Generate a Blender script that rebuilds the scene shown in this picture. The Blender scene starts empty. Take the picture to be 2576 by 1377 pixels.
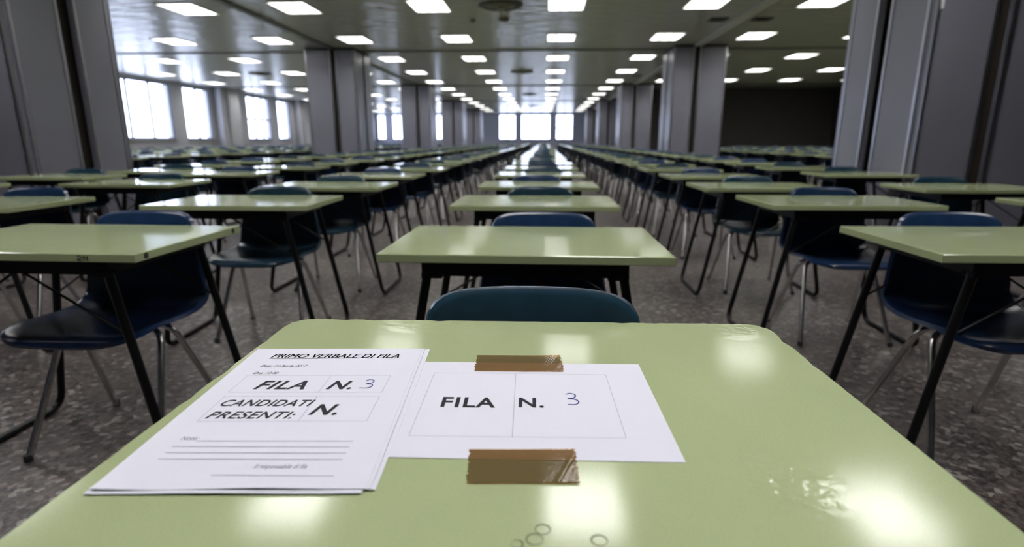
import bpy, math, random
from mathutils import Vector, Matrix

# ----------------------------------------------------------------------------- camera, world, exposure
SC = bpy.context.scene
COL = SC.collection
CAM_Z = 0.902
PITCH, YAW, FPX = 0.2340, 0.0558, 1408.13
cam_data = bpy.data.cameras.new('camera')
cam = bpy.data.objects.new('camera', cam_data)
COL.objects.link(cam)
cam.location = (0, 0, CAM_Z)
cam.rotation_euler = (math.pi / 2 - PITCH, 0, YAW)
cam_data.sensor_width = 36.0
cam_data.lens = FPX / 2576 * 36.0
cam_data.clip_start = 0.02
cam_data.clip_end = 200
cam_data.dof.use_dof = True
cam_data.dof.focus_distance = 0.72
cam_data.dof.aperture_fstop = 4.0
SC.camera = cam

world = bpy.data.worlds.new('overcast_daylight')
SC.world = world
world.use_nodes = True
bg = world.node_tree.nodes['Background']
bg.inputs['Color'].default_value = (0.74, 0.80, 1.0, 1)
bg.inputs['Strength'].default_value = 6.5
LAMP = 28.0                                   # radiance of the ceiling lamp diffusers
SC.view_settings.view_transform = 'Standard'
SC.view_settings.look = 'None'
SC.view_settings.gamma = 1.0
SC.view_settings.exposure = 0.0
SC.view_settings.use_curve_mapping = False
try:
    SC.cycles.max_bounces = 8
    SC.cycles.diffuse_bounces = 2
    SC.cycles.glossy_bounces = 4
    SC.cycles.transparent_max_bounces = 8
    SC.cycles.caustics_reflective = False
    SC.cycles.caustics_refractive = False
    SC.cycles.sample_clamp_indirect = 6.0
    SC.cycles.use_denoising = True
    SC.cycles.use_light_tree = True
except Exception:
    pass

random.seed(11)
R = random.Random(5)

# ----------------------------------------------------------------------------- dimensions
CEIL = 3.0
END_Y, FRONT_Y = 46.0, -4.0
WALL_L, WALL_R = -13.6, 12.0
DARK_Y = 24.9
SILL, HEAD = 0.925, 2.90
NAVE_L, NAVE_R = -4.46, 2.92                  # faces of the pillars towards the nave
PIL_W, PIL_D = 1.19, 1.25
PIL_Y = [4.72 + 8.95 * k for k in range(5)]
DESK_H, DESK_W, DESK_D = 0.64, 0.70, 0.455

# ----------------------------------------------------------------------------- materials
def nodes_of(name):
    m = bpy.data.materials.new(name)
    m.use_nodes = True
    nt = m.node_tree
    return m, nt, nt.nodes['Principled BSDF']

def N(nt, kind, **kw):
    n = nt.nodes.new(kind)
    for k, v in kw.items():
        setattr(n, k, v)
    return n

def plain(name, col, rough=0.5, metal=0.0, spec=0.5, vary=0.0, vscale=8.0, bump=0.0, bscale=40.0):
    m, nt, b = nodes_of(name)
    b.inputs['Base Color'].default_value = (*col, 1)
    b.inputs['Roughness'].default_value = rough
    b.inputs['Metallic'].default_value = metal
    b.inputs['Specular IOR Level'].default_value = spec
    if vary or bump:
        tc = N(nt, 'ShaderNodeTexCoord')
    if vary:
        nz = N(nt, 'ShaderNodeTexNoise')
        nz.inputs['Scale'].default_value = vscale
        nz.inputs['Detail'].default_value = 5
        nt.links.new(tc.outputs['Object'], nz.inputs['Vector'])
        rp = N(nt, 'ShaderNodeValToRGB')
        rp.color_ramp.elements[0].position = 0.3
        rp.color_ramp.elements[1].position = 0.7
        rp.color_ramp.elements[0].color = (*[c * (1 - vary) for c in col], 1)
        rp.color_ramp.elements[1].color = (*[min(1, c * (1 + vary)) for c in col], 1)
        nt.links.new(nz.outputs['Fac'], rp.inputs['Fac'])
        nt.links.new(rp.outputs['Color'], b.inputs['Base Color'])
    if bump:
        n2 = N(nt, 'ShaderNodeTexNoise')
        n2.inputs['Scale'].default_value = bscale
        n2.inputs['Detail'].default_value = 4
        nt.links.new(tc.outputs['Object'], n2.inputs['Vector'])
        bp = N(nt, 'ShaderNodeBump')
        bp.inputs['Strength'].default_value = bump
        bp.inputs['Distance'].default_value = 0.01
        nt.links.new(n2.outputs['Fac'], bp.inputs['Height'])
        nt.links.new(bp.outputs['Normal'], b.inputs['Normal'])
    return m

def emitter(name, col, strength):
    m = bpy.data.materials.new(name)
    m.use_nodes = True
    nt = m.node_tree
    nt.nodes.remove(nt.nodes['Principled BSDF'])
    e = N(nt, 'ShaderNodeEmission')
    e.inputs['Color'].default_value = (*col, 1)
    e.inputs['Strength'].default_value = strength
    nt.links.new(e.outputs[0], nt.nodes['Material Output'].inputs['Surface'])
    return m

def laminate(name, col, rough, bump, worn=False):
    m, nt, b = nodes_of(name)
    tc = N(nt, 'ShaderNodeTexCoord')
    n1 = N(nt, 'ShaderNodeTexNoise')
    n1.inputs['Scale'].default_value = 3.5
    n1.inputs['Detail'].default_value = 6
    nt.links.new(tc.outputs['Object'], n1.inputs['Vector'])
    rp = N(nt, 'ShaderNodeValToRGB')
    rp.color_ramp.elements[0].position = 0.32
    rp.color_ramp.elements[1].position = 0.68
    rp.color_ramp.elements[0].color = (*[c * 0.94 for c in col], 1)
    rp.color_ramp.elements[1].color = (*[c * 1.05 for c in col], 1)
    nt.links.new(n1.outputs['Fac'], rp.inputs['Fac'])
    # fine speckle of the laminate
    n2 = N(nt, 'ShaderNodeTexNoise')
    n2.inputs['Scale'].default_value = 700
    n2.inputs['Detail'].default_value = 2
    nt.links.new(tc.outputs['Object'], n2.inputs['Vector'])
    mx = N(nt, 'ShaderNodeMix', data_type='RGBA', blend_type='OVERLAY')
    mx.inputs[0].default_value = 0.18
    nt.links.new(rp.outputs['Color'], mx.inputs[6])
    nt.links.new(n2.outputs['Fac'], mx.inputs[7])
    nt.links.new(mx.outputs[2], b.inputs['Base Color'])
    b.inputs['Roughness'].default_value = rough
    b.inputs['Specular IOR Level'].default_value = 0.5
    n3 = N(nt, 'ShaderNodeTexNoise')
    n3.inputs['Scale'].default_value = 900 if not worn else 500
    n3.inputs['Detail'].default_value = 3
    nt.links.new(tc.outputs['Object'], n3.inputs['Vector'])
    bp = N(nt, 'ShaderNodeBump')
    bp.inputs['Strength'].default_value = bump
    bp.inputs['Distance'].default_value = 0.002
    nt.links.new(n3.outputs['Fac'], bp.inputs['Height'])
    last = bp
    if worn:
        # dents and lifted patches: along the far edge and at a few places on the top
        def spot(cx, cy, r0, r1):
            mp = N(nt, 'ShaderNodeVectorMath', operation='DISTANCE')
            mp.inputs[1].default_value = (cx, cy, DESK_H)
            nt.links.new(tc.outputs['Object'], mp.inputs[0])
            mr = N(nt, 'ShaderNodeMapRange')
            mr.inputs[1].default_value = r0
            mr.inputs[2].default_value = r1
            mr.inputs[3].default_value = 1
            mr.inputs[4].default_value = 0
            nt.links.new(mp.outputs['Value'], mr.inputs[0])
            return mr.outputs[0]
        spots = [spot(-0.16, 0.228, 0.01, 0.06), spot(-0.11, 0.226, 0.01, 0.06), spot(0.29, 0.205, 0.0, 0.05),
                 spot(0.20, -0.165, 0.0, 0.06), spot(0.06, 0.228, 0.0, 0.05), spot(0.11, 0.228, 0.0, 0.05)]
        acc = spots[0]
        for s in spots[1:]:
            mm = N(nt, 'ShaderNodeMath', operation='MAXIMUM')
            nt.links.new(acc, mm.inputs[0])
            nt.links.new(s, mm.inputs[1])
            acc = mm.outputs[0]
        n4 = N(nt, 'ShaderNodeTexNoise')
        n4.inputs['Scale'].default_value = 75
        n4.inputs['Detail'].default_value = 2
        nt.links.new(tc.outputs['Object'], n4.inputs['Vector'])
        pw = N(nt, 'ShaderNodeMath', operation='MULTIPLY')
        nt.links.new(n4.outputs['Fac'], pw.inputs[0])
        nt.links.new(acc, pw.inputs[1])
        b2 = N(nt, 'ShaderNodeBump')
        b2.inputs['Strength'].default_value = 0.5
        b2.inputs['Distance'].default_value = 0.004
        nt.links.new(pw.outputs[0], b2.inputs['Height'])
        nt.links.new(bp.outputs['Normal'], b2.inputs['Normal'])
        last = b2
    nt.links.new(last.outputs['Normal'], b.inputs['Normal'])
    return m

def terrazzo(name):
    m, nt, b = nodes_of(name)
    tc = N(nt, 'ShaderNodeTexCoord')
    def chips(scale, seed, rnd=1.0):
        mp = N(nt, 'ShaderNodeMapping')
        mp.inputs['Location'].default_value = (seed, seed * 1.7, 0)
        nt.links.new(tc.outputs['Object'], mp.inputs['Vector'])
        nz = N(nt, 'ShaderNodeTexNoise')
        nz.inputs['Scale'].default_value = scale * 0.9
        nt.links.new(mp.outputs[0], nz.inputs['Vector'])
        ad = N(nt, 'ShaderNodeVectorMath', operation='MULTIPLY_ADD')
        ad.inputs[1].default_value = (0.35 / scale,) * 3
        nt.links.new(nz.outputs['Color'], ad.inputs[0])
        nt.links.new(mp.outputs[0], ad.inputs[2])
        v = N(nt, 'ShaderNodeTexVoronoi', voronoi_dimensions='2D')
        v.inputs['Scale'].default_value = scale
        v.inputs['Randomness'].default_value = rnd
        nt.links.new(ad.outputs[0], v.inputs['Vector'])
        return v
    v1 = chips(58, 0.3)
    r1 = N(nt, 'ShaderNodeValToRGB')
    r1.color_ramp.interpolation = 'CONSTANT'
    els = [(0.0, (0.085, 0.070, 0.064)), (0.22, (0.030, 0.024, 0.023)), (0.42, (0.125, 0.105, 0.098)), (0.62, (0.065, 0.053, 0.050)),
           (0.78, (0.25, 0.215, 0.20)), (0.90, (0.10, 0.065, 0.055)), (0.95, (0.40, 0.36, 0.33))]
    cr = r1.color_ramp
    cr.elements[0].position, cr.elements[0].color = els[0][0], (*els[0][1], 1)
    cr.elements[1].position, cr.elements[1].color = els[1][0], (*els[1][1], 1)
    for p, c in els[2:]:
        e = cr.elements.new(p)
        e.color = (*c, 1)
    sp = N(nt, 'ShaderNodeSeparateColor')
    nt.links.new(v1.outputs['Color'], sp.inputs[0])
    nt.links.new(sp.outputs[0], r1.inputs['Fac'])
    v2 = chips(120, 3.1)
    sp2 = N(nt, 'ShaderNodeSeparateColor')
    nt.links.new(v2.outputs['Color'], sp2.inputs[0])
    r2 = N(nt, 'ShaderNodeValToRGB')
    r2.color_ramp.interpolation = 'CONSTANT'
    r2.color_ramp.elements[0].color = (0.05, 0.042, 0.04, 1)
    r2.color_ramp.elements[1].position = 0.62
    r2.color_ramp.elements[1].color = (0.16, 0.135, 0.125, 1)
    nt.links.new(sp2.outputs[0], r2.inputs['Fac'])
    mx = N(nt, 'ShaderNodeMix', data_type='RGBA')
    mx.inputs[0].default_value = 0.38
    nt.links.new(r1.outputs['Color'], mx.inputs[6])
    nt.links.new(r2.outputs['Color'], mx.inputs[7])
    nt.links.new(mx.outputs[2], b.inputs['Base Color'])
    b.inputs['Roughness'].default_value = 0.34
    b.inputs['Specular IOR Level'].default_value = 0.45
    return m

def ceiling_metal(name):
    m, nt, b = nodes_of(name)
    tc = N(nt, 'ShaderNodeTexCoord')
    b.inputs['Base Color'].default_value = (0.40, 0.395, 0.375, 1)
    b.inputs['Roughness'].default_value = 0.25
    b.inputs['Specular IOR Level'].default_value = 0.45
    mp = N(nt, 'ShaderNodeMapping')
    mp.inputs['Scale'].default_value = (0.9, 2.4, 1)
    nt.links.new(tc.outputs['Object'], mp.inputs['Vector'])
    nz = N(nt, 'ShaderNodeTexNoise')
    nz.inputs['Scale'].default_value = 2.6
    nz.inputs['Detail'].default_value = 3
    nt.links.new(mp.outputs[0], nz.inputs['Vector'])
    bk = N(nt, 'ShaderNodeTexBrick')
    bk.offset = 0.0
    bk.inputs['Scale'].default_value = 1.0
    bk.inputs['Brick Width'].default_value = 2.2
    bk.inputs['Row Height'].default_value = 0.3
    bk.inputs['Mortar Size'].default_value = 0.006
    bk.inputs['Color1'].default_value = (0.8, 0.8, 0.8, 1)
    bk.inputs['Color2'].default_value = (1, 1, 1, 1)
    bk.inputs['Mortar'].default_value = (0, 0, 0, 1)
    nt.links.new(tc.outputs['Object'], bk.inputs['Vector'])
    bp = N(nt, 'ShaderNodeBump')
    bp.inputs['Strength'].default_value = 0.6
    bp.inputs['Distance'].default_value = 0.05
    nt.links.new(nz.outputs['Fac'], bp.inputs['Height'])
    b2 = N(nt, 'ShaderNodeBump')
    b2.inputs['Strength'].default_value = 0.25
    b2.inputs['Distance'].default_value = 0.004
    nt.links.new(bk.outputs['Color'], b2.inputs['Height'])
    nt.links.new(bp.outputs['Normal'], b2.inputs['Normal'])
    nt.links.new(b2.outputs['Normal'], b.inputs['Normal'])
    return m

def window_glass(name):
    m = bpy.data.materials.new(name)
    m.use_nodes = True
    nt = m.node_tree
    nt.nodes.remove(nt.nodes['Principled BSDF'])
    tr = N(nt, 'ShaderNodeBsdfTransparent')
    tr.inputs['Color'].default_value = (0.95, 0.97, 1, 1)
    gl = N(nt, 'ShaderNodeBsdfGlossy')
    gl.inputs['Roughness'].default_value = 0.02
    ms = N(nt, 'ShaderNodeMixShader')
    ms.inputs[0].default_value = 0.05
    nt.links.new(tr.outputs[0], ms.inputs[1])
    nt.links.new(gl.outputs[0], ms.inputs[2])
    nt.links.new(ms.outputs[0], nt.nodes['Material Output'].inputs['Surface'])
    return m

def packing_tape(name):
    m = bpy.data.materials.new(name)
    m.use_nodes = True
    nt = m.node_tree
    nt.nodes.remove(nt.nodes['Principled BSDF'])
    df = N(nt, 'ShaderNodeBsdfDiffuse')
    df.inputs['Color'].default_value = (0.15, 0.165, 0.082, 1)
    tr = N(nt, 'ShaderNodeBsdfTransparent')
    tr.inputs['Color'].default_value = (0.82, 0.42, 0.22, 1)
    ms = N(nt, 'ShaderNodeMixShader')
    ms.inputs[0].default_value = 0.5
    nt.links.new(tr.outputs[0], ms.inputs[1])
    nt.links.new(df.outputs[0], ms.inputs[2])
    gl = N(nt, 'ShaderNodeBsdfGlossy')
    gl.inputs['Roughness'].default_value = 0.09
    lw = N(nt, 'ShaderNodeLayerWeight')
    lw.inputs['Blend'].default_value = 0.22
    m2 = N(nt, 'ShaderNodeMixShader')
    nt.links.new(lw.outputs['Fresnel'], m2.inputs[0])
    nt.links.new(ms.outputs[0], m2.inputs[1])
    nt.links.new(gl.outputs[0], m2.inputs[2])
    nt.links.new(m2.outputs[0], nt.nodes['Material Output'].inputs['Surface'])
    return m

GREEN = (0.43, 0.495, 0.275)
M = dict(
    top=laminate('green_laminate', GREEN, 0.09, 0.012),
    top_worn=laminate('worn_green_laminate', GREEN, 0.11, 0.02, worn=True),
    black=plain('black_painted_steel', (0.004, 0.004, 0.0045), 0.38, spec=0.3),
    chrome=plain('chromed_steel', (0.62, 0.61, 0.60), 0.22, metal=1.0, vary=0.15, vscale=30),
    rubber=plain('dark_rubber', (0.02, 0.02, 0.022), 0.7),
    teal=plain('teal_plastic', (0.015, 0.043, 0.072), 0.23, vary=0.12, vscale=25, bump=0.04, bscale=300),
    blue=plain('blue_plastic', (0.014, 0.036, 0.100), 0.23, vary=0.12, vscale=25, bump=0.04, bscale=300),
    floor=terrazzo('dark_terrazzo'),
    ceil=ceiling_metal('grey_ceiling_metal'),
    wall=plain('pale_grey_paint', (0.40, 0.40, 0.43), 0.5, vary=0.05, vscale=2),
    wall_bloom=plain('grey_paint_tinted_for_bloom', (0.52, 0.54, 0.66), 0.5, vary=0.04, vscale=2),  # end wall: bluish bloom from its windows is put into the paint colour
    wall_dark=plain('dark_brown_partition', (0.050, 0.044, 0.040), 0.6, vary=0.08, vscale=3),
    panel=plain('grey_vinyl_panel', (0.20, 0.198, 0.245), 0.36, vary=0.05, vscale=1.5, bump=0.05, bscale=260),
    alu=plain('brushed_aluminium', (0.60, 0.60, 0.66), 0.30, metal=1.0, vary=0.06, vscale=20),
    dark=plain('dark_recess', (0.012, 0.011, 0.010), 0.7),
    brown=plain('brown_jamb', (0.055, 0.045, 0.036), 0.6),
    track=plain('ceiling_track_paint', (0.50, 0.49, 0.47), 0.4),
    track_dark=plain('dark_track_paint', (0.09, 0.085, 0.08), 0.5),
    lampframe=plain('white_lamp_frame', (0.6, 0.6, 0.58), 0.4),
    louvre=plain('white_louvre_blades', (0.55, 0.55, 0.54), 0.3),
    lamp=emitter('lamp_diffuser', (1.0, 0.985, 0.97), LAMP),
    winframe=plain('grey_window_frame', (0.16, 0.165, 0.19), 0.45),
    glass=window_glass('window_glass'),
    vent=plain('dark_vent_metal', (0.02, 0.019, 0.017), 0.5),
    vent_tan=plain('tan_vent_metal', (0.16, 0.15, 0.11), 0.5),
    paper=plain('white_paper', (0.82, 0.82, 0.93), 0.75, spec=0.25),
    ink=plain('black_ink', (0.012, 0.012, 0.02), 0.6, spec=0.3),
    ink_grey=plain('grey_ink', (0.20, 0.20, 0.25), 0.6, spec=0.3),
    pen=plain('blue_pen_ink', (0.008, 0.012, 0.22), 0.5),
    tape=packing_tape('brown_packing_tape'),
    mark=plain('dark_pen_marks', (0.03, 0.035, 0.02), 0.6),
    ring=plain('grimy_ring', (0.20, 0.22, 0.12), 0.5),
    tag=plain('grey_tape', (0.10, 0.10, 0.095), 0.4),
    white=plain('white_sticker', (0.7, 0.7, 0.74), 0.5),
)

# ----------------------------------------------------------------------------- mesh building
class MB:
    def __init__(s):
        s.v, s.f, s.m = [], [], []
        s.cur = 0
    def add(s, vs, fs):
        o = len(s.v)
        s.v += [tuple(p) for p in vs]
        s.f += [tuple(i + o for i in f) for f in fs]
        s.m += [s.cur] * len(fs)
        return s
    def box(s, x0, x1, y0, y1, z0, z1):
        vs = [(x, y, z) for z in (z0, z1) for y in (y0, y1) for x in (x0, x1)]
        return s.add(vs, [(0, 2, 3, 1), (4, 5, 7, 6), (0, 1, 5, 4), (2, 6, 7, 3), (0, 4, 6, 2), (1, 3, 7, 5)])
    def prism(s, outline, layers):
        """outline: ccw list of (x, y); layers: list of (inset, z) from below to above"""
        n = len(outline)
        cx = sum(p[0] for p in outline) / n
        cy = sum(p[1] for p in outline) / n
        vs = []
        for ins, z in layers:
            for i, p in enumerate(outline):
                a, b = outline[i - 1], outline[(i + 1) % n]
                t1 = Vector((p[0] - a[0], p[1] - a[1])).normalized()
                t2 = Vector((b[0] - p[0], b[1] - p[1])).normalized()
                nrm = Vector((-(t1.y + t2.y), t1.x + t2.x))
                if nrm.length > 1e-6:
                    nrm.normalize()
                c = max(0.5, nrm.dot(Vector((-t1.y, t1.x))))
                vs.append((p[0] + nrm.x * ins / c, p[1] + nrm.y * ins / c, z))
        fs = [tuple(range(n - 1, -1, -1))]
        for k in range(len(layers) - 1):
            for i in range(n):
                j = (i + 1) % n
                fs.append((k * n + i, k * n + j, (k + 1) * n + j, (k + 1) * n + i))
        fs.append(tuple(range((len(layers) - 1) * n, len(layers) * n)))
        return s.add(vs, fs)
    def tube(s, path, r, n=8, caps=True):
        P = [Vector(p) for p in path]
        up = None
        rings = []
        for i, p in enumerate(P):
            if i == 0:
                t = P[1] - P[0]
            elif i == len(P) - 1:
                t = P[-1] - P[-2]
            else:
                t = (P[i + 1] - P[i]).normalized() + (P[i] - P[i - 1]).normalized()
            t.normalize()
            if up is None:
                a = Vector((0, 0, 1)) if abs(t.z) < 0.9 else Vector((1, 0, 0))
                up = a - t * a.dot(t)
            else:
                up = up - t * up.dot(t)
            up.normalize()
            sd = t.cross(up)
            rings.append([p + (up * math.cos(2 * math.pi * k / n) + sd * math.sin(2 * math.pi * k / n)) * r for k in range(n)])
        vs = [v for rg in rings for v in rg]
        fs = []
        for i in range(len(P) - 1):
            for k in range(n):
                j = (k + 1) % n
                fs.append((i * n + k, (i + 1) * n + k, (i + 1) * n + j, i * n + j))
        if caps:
            fs.append(tuple(range(n)))
            fs.append(tuple(range(len(vs) - 1, len(vs) - n - 1, -1)))
        return s.add(vs, fs)
    def lathe(s, prof, n=24, cx=0, cy=0):
        vs = [(cx + r * math.cos(2 * math.pi * k / n), cy + r * math.sin(2 * math.pi * k / n), z) for r, z in prof for k in range(n)]
        fs = [(i * n + k, i * n + (k + 1) % n, (i + 1) * n + (k + 1) % n, (i + 1) * n + k) for i in range(len(prof) - 1) for k in range(n)]
        fs.append(tuple(range(n - 1, -1, -1)))
        fs.append(tuple((len(prof) - 1) * n + k for k in range(n)))
        return s.add(vs, fs)
    def join(s, other, mat=None, M4=None):
        vs = other.v if M4 is None else [tuple(M4 @ Vector(p)) for p in other.v]
        o = len(s.v)
        s.v += vs
        s.f += [tuple(i + o for i in f) for f in other.f]
        s.m += ([mat] * len(other.f)) if mat is not None else other.m
        return s
    def mesh(s, name, mats, angle=40):
        me = bpy.data.meshes.new(name)
        me.from_pydata(s.v, [], s.f)
        for m in (mats if isinstance(mats, (list, tuple)) else [mats]):
            me.materials.append(m)
        if any(s.m):
            me.polygons.foreach_set('material_index', s.m)
        if angle is not None:
            me.polygons.foreach_set('use_smooth', [True] * len(s.f))
            me.set_sharp_from_angle(angle=math.radians(angle))
        me.update()
        return me

def link(name, data, parent=None, loc=None):
    o = bpy.data.objects.new(name, data)
    COL.objects.link(o)
    if parent is not None:
        o.parent = parent
    if loc is not None:
        o.location = loc
    return o

def obj(name, mb, mats, parent=None, loc=None, angle=40):
    return link(name, mb.mesh(name, mats, angle), parent, loc)

def tag(o, label=None, cat=None, group=None, kind=None):
    if label:
        o['label'] = label
    if cat:
        o['category'] = cat
    if group:
        o['group'] = group
    if kind:
        o['kind'] = kind
    return o

def thing(name, label, cat, loc=(0, 0, 0), rz=0.0, group=None):
    o = link(name, None, None, loc)
    o.rotation_euler = (0, 0, rz)
    return tag(o, label, cat, group)

def struct(name, mb, mats, label=None, parent=None, angle=None):
    o = obj(name, mb, mats, parent, None, angle)
    if parent is None:
        tag(o, label, label and name.split('_')[0], None, 'structure')
    return o

def dup_tree(o, parent=None):
    c = o.copy()
    COL.objects.link(c)
    c.parent = parent
    for ch in KIDS.get(o.name, []):
        dup_tree(ch, c)
    return c
KIDS = {}
def kid(name, mb, mats, parent, angle=40):
    o = obj(name, mb, mats, parent, None, angle)
    KIDS.setdefault(parent.name, []).append(o)
    return o

def rounded(path, r, n=5):
    """round the inner corners of a polyline"""
    P = [Vector(p) for p in path]
    out = [P[0]]
    for a, b, c in zip(P, P[1:], P[2:]):
        d1, d2 = (a - b), (c - b)
        rr = min(r, d1.length * 0.49, d2.length * 0.49)
        p1, p2 = b + d1.normalized() * rr, b + d2.normalized() * rr
        for k in range(n + 1):
            t = k / n
            out.append(p1 * (1 - t) ** 2 + b * (2 * t * (1 - t)) + p2 * t * t)
    out.append(P[-1])
    return out

ONES = ['', 'first', 'second', 'third', 'fourth', 'fifth', 'sixth', 'seventh', 'eighth', 'ninth', 'tenth', 'eleventh', 'twelfth', 'thirteenth',
        'fourteenth', 'fifteenth', 'sixteenth', 'seventeenth', 'eighteenth', 'nineteenth']
def ordinal(n):
    if n < 20:
        return ONES[n]
    t = {2: 'twent', 3: 'thirt', 4: 'fort', 5: 'fift', 6: 'sixt'}[n // 10]
    return t + 'ieth' if n % 10 == 0 else t + 'y-' + ONES[n % 10]

# ----------------------------------------------------------------------------- room shell
fl = MB()
fl.box(WALL_L - 0.3, WALL_R + 0.3, FRONT_Y - 0.3, END_Y + 0.3, -0.2, 0.0)
struct('floor', fl, M['floor'], 'dark speckled terrazzo floor under the desks')
# the lamps sit in openings of the ceiling
LX0, LS, LG, LY0, LDY = -4.078, 2.2025, 1.808, 0.73, 2.979
LHX, LHY = 0.285, 0.40
nave_x = [LX0 + i * LS for i in range(4)]
left_x = [LX0 - LG - i * LS for i in range(4)]
right_x = [LX0 + 3 * LS + LG + i * LS for i in range(4)]
LAMPS = [(zone, i, k, x, LY0 + k * LDY) for zone, xs, ks in (('nave', nave_x, range(0, 15)), ('window', left_x, range(2, 15)), ('dark', right_x, range(2, 8)))
         for i, x in enumerate(xs) for k in ks]
ce = MB()
bx = sorted([WALL_L - 0.3, WALL_R + 0.3] + [x + d for x in nave_x + left_x + right_x for d in (-LHX, LHX)])
by = sorted([FRONT_Y - 0.3, END_Y + 0.3] + [LY0 + k * LDY + d for k in range(0, 15) for d in (-LHY, LHY)])
holes = {(round(x, 3), round(y, 3)) for _, _, _, x, y in LAMPS}
for x0, x1 in zip(bx, bx[1:]):
    for y0, y1 in zip(by, by[1:]):
        if (round((x0 + x1) / 2, 3), round((y0 + y1) / 2, 3)) in holes:
            continue
        ce.add([(x0, y0, CEIL), (x0, y1, CEIL), (x1, y1, CEIL), (x1, y0, CEIL)], [(0, 1, 2, 3)])
ce.box(WALL_L - 0.3, WALL_R + 0.3, FRONT_Y - 0.3, END_Y + 0.3, CEIL + 0.2, CEIL + 0.25)
for x0, x1, y0, y1 in ((bx[0], bx[0] + .05, by[0], by[-1]), (bx[-1] - .05, bx[-1], by[0], by[-1]), (bx[0], bx[-1], by[0], by[0] + .05), (bx[0], bx[-1], by[-1] - .05, by[-1])):
    ce.box(x0, x1, y0, y1, CEIL, CEIL + 0.2)
struct('ceiling', ce, M['ceil'], 'grey glossy panelled ceiling with rows of lights')

def wall_with_openings(axis, pos, thick, a0, a1, openings, extra=None):
    """axis 'x': wall in plane x=pos running along y; opening (b0,b1,z0,z1)"""
    mb = MB()
    def seg(b0, b1, z0, z1):
        if b1 - b0 < 1e-4:
            return
        if axis == 'x':
            mb.box(min(pos, pos + thick), max(pos, pos + thick), b0, b1, z0, z1)
        else:
            mb.box(b0, b1, min(pos, pos + thick), max(pos, pos + thick), z0, z1)
    seg(a0, a1, 0, SILL)
    seg(a0, a1, HEAD, CEIL)
    cur = a0
    for b0, b1 in openings:
        seg(cur, b0, SILL, HEAD)
        cur = b1
    seg(cur, a1, SILL, HEAD)
    return mb

left_open = []
for k in (-1, 0, 1, 2):
    d = 8.95 * (k)
    for a, b in ((17.35, 20.62), (21.35, 23.07)):
        if b + d < END_Y - 0.5 and a + d > 6:
            left_open.append((a + d, b + d, 'wide' if b - a > 2.5 else 'narrow'))
left_open = [(8.40, 11.67, 3, 0), (12.40, 14.12, 2, 0), (17.35, 20.62, 3, 0), (21.33, 23.07, 2, 0), (25.02, 25.42, 1, 0), (25.95, 28.22, 3, 1),
             (28.98, 30.42, 2, 0), (33.9, 34.4, 1, 0), (34.9, 37.2, 3, 1), (37.9, 39.4, 2, 0), (42.2, 44.9, 3, 0)]
mb = wall_with_openings('x', WALL_L, -0.3, FRONT_Y, END_Y, [(a, b) for a, b, _, _ in left_open])
for y0, y1 in ((14.35, 16.0), (23.35, 24.80), (30.9, 33.4), (40.2, 41.7)):       # pilasters between the windows
    mb.box(WALL_L - 0.01, WALL_L + 0.30, y0, y1, 0, CEIL)
    mb.box(WALL_L - 0.01, WALL_L + 0.36, y0 + 0.42, y0 + 0.62, 0, CEIL)
struct('wall_left', mb, M['wall'], 'pale grey wall pierced by tall bright windows')
end_open = [(-13.45, -12.75, 1, 0), (-12.25, -11.2, 2, 0), (-10.7, -9.95, 1, 0), (-8.9, -7.35, 2, 0), (-6.9, -5.6, 2, 0), (-3.62, -2.25, 2, 0), (-1.87, 0.49, 3, 0), (0.90, 2.28, 2, 1)]
struct('wall_end', wall_with_openings('y', END_Y, 0.3, WALL_L - 0.3, WALL_R + 0.3, [(a, b) for a, b, _, _ in end_open]), M['wall_bloom'],
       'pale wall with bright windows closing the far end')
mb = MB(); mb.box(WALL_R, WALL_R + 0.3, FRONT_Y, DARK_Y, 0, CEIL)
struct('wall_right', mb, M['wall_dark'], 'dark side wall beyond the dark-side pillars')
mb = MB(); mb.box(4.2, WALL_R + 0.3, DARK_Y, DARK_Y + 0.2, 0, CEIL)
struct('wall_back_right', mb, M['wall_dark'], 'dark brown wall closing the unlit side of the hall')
mb = MB(); mb.box(4.2, 4.4, DARK_Y + 0.2, END_Y, 0, CEIL)
struct('wall_right_far', mb, M['wall'], 'pale wall behind the far pillars')
mb = MB(); mb.box(WALL_L - 0.3, WALL_R + 0.3, FRONT_Y - 0.3, FRONT_Y, 0, CEIL)
struct('wall_front', mb, M['wall'])

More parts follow.
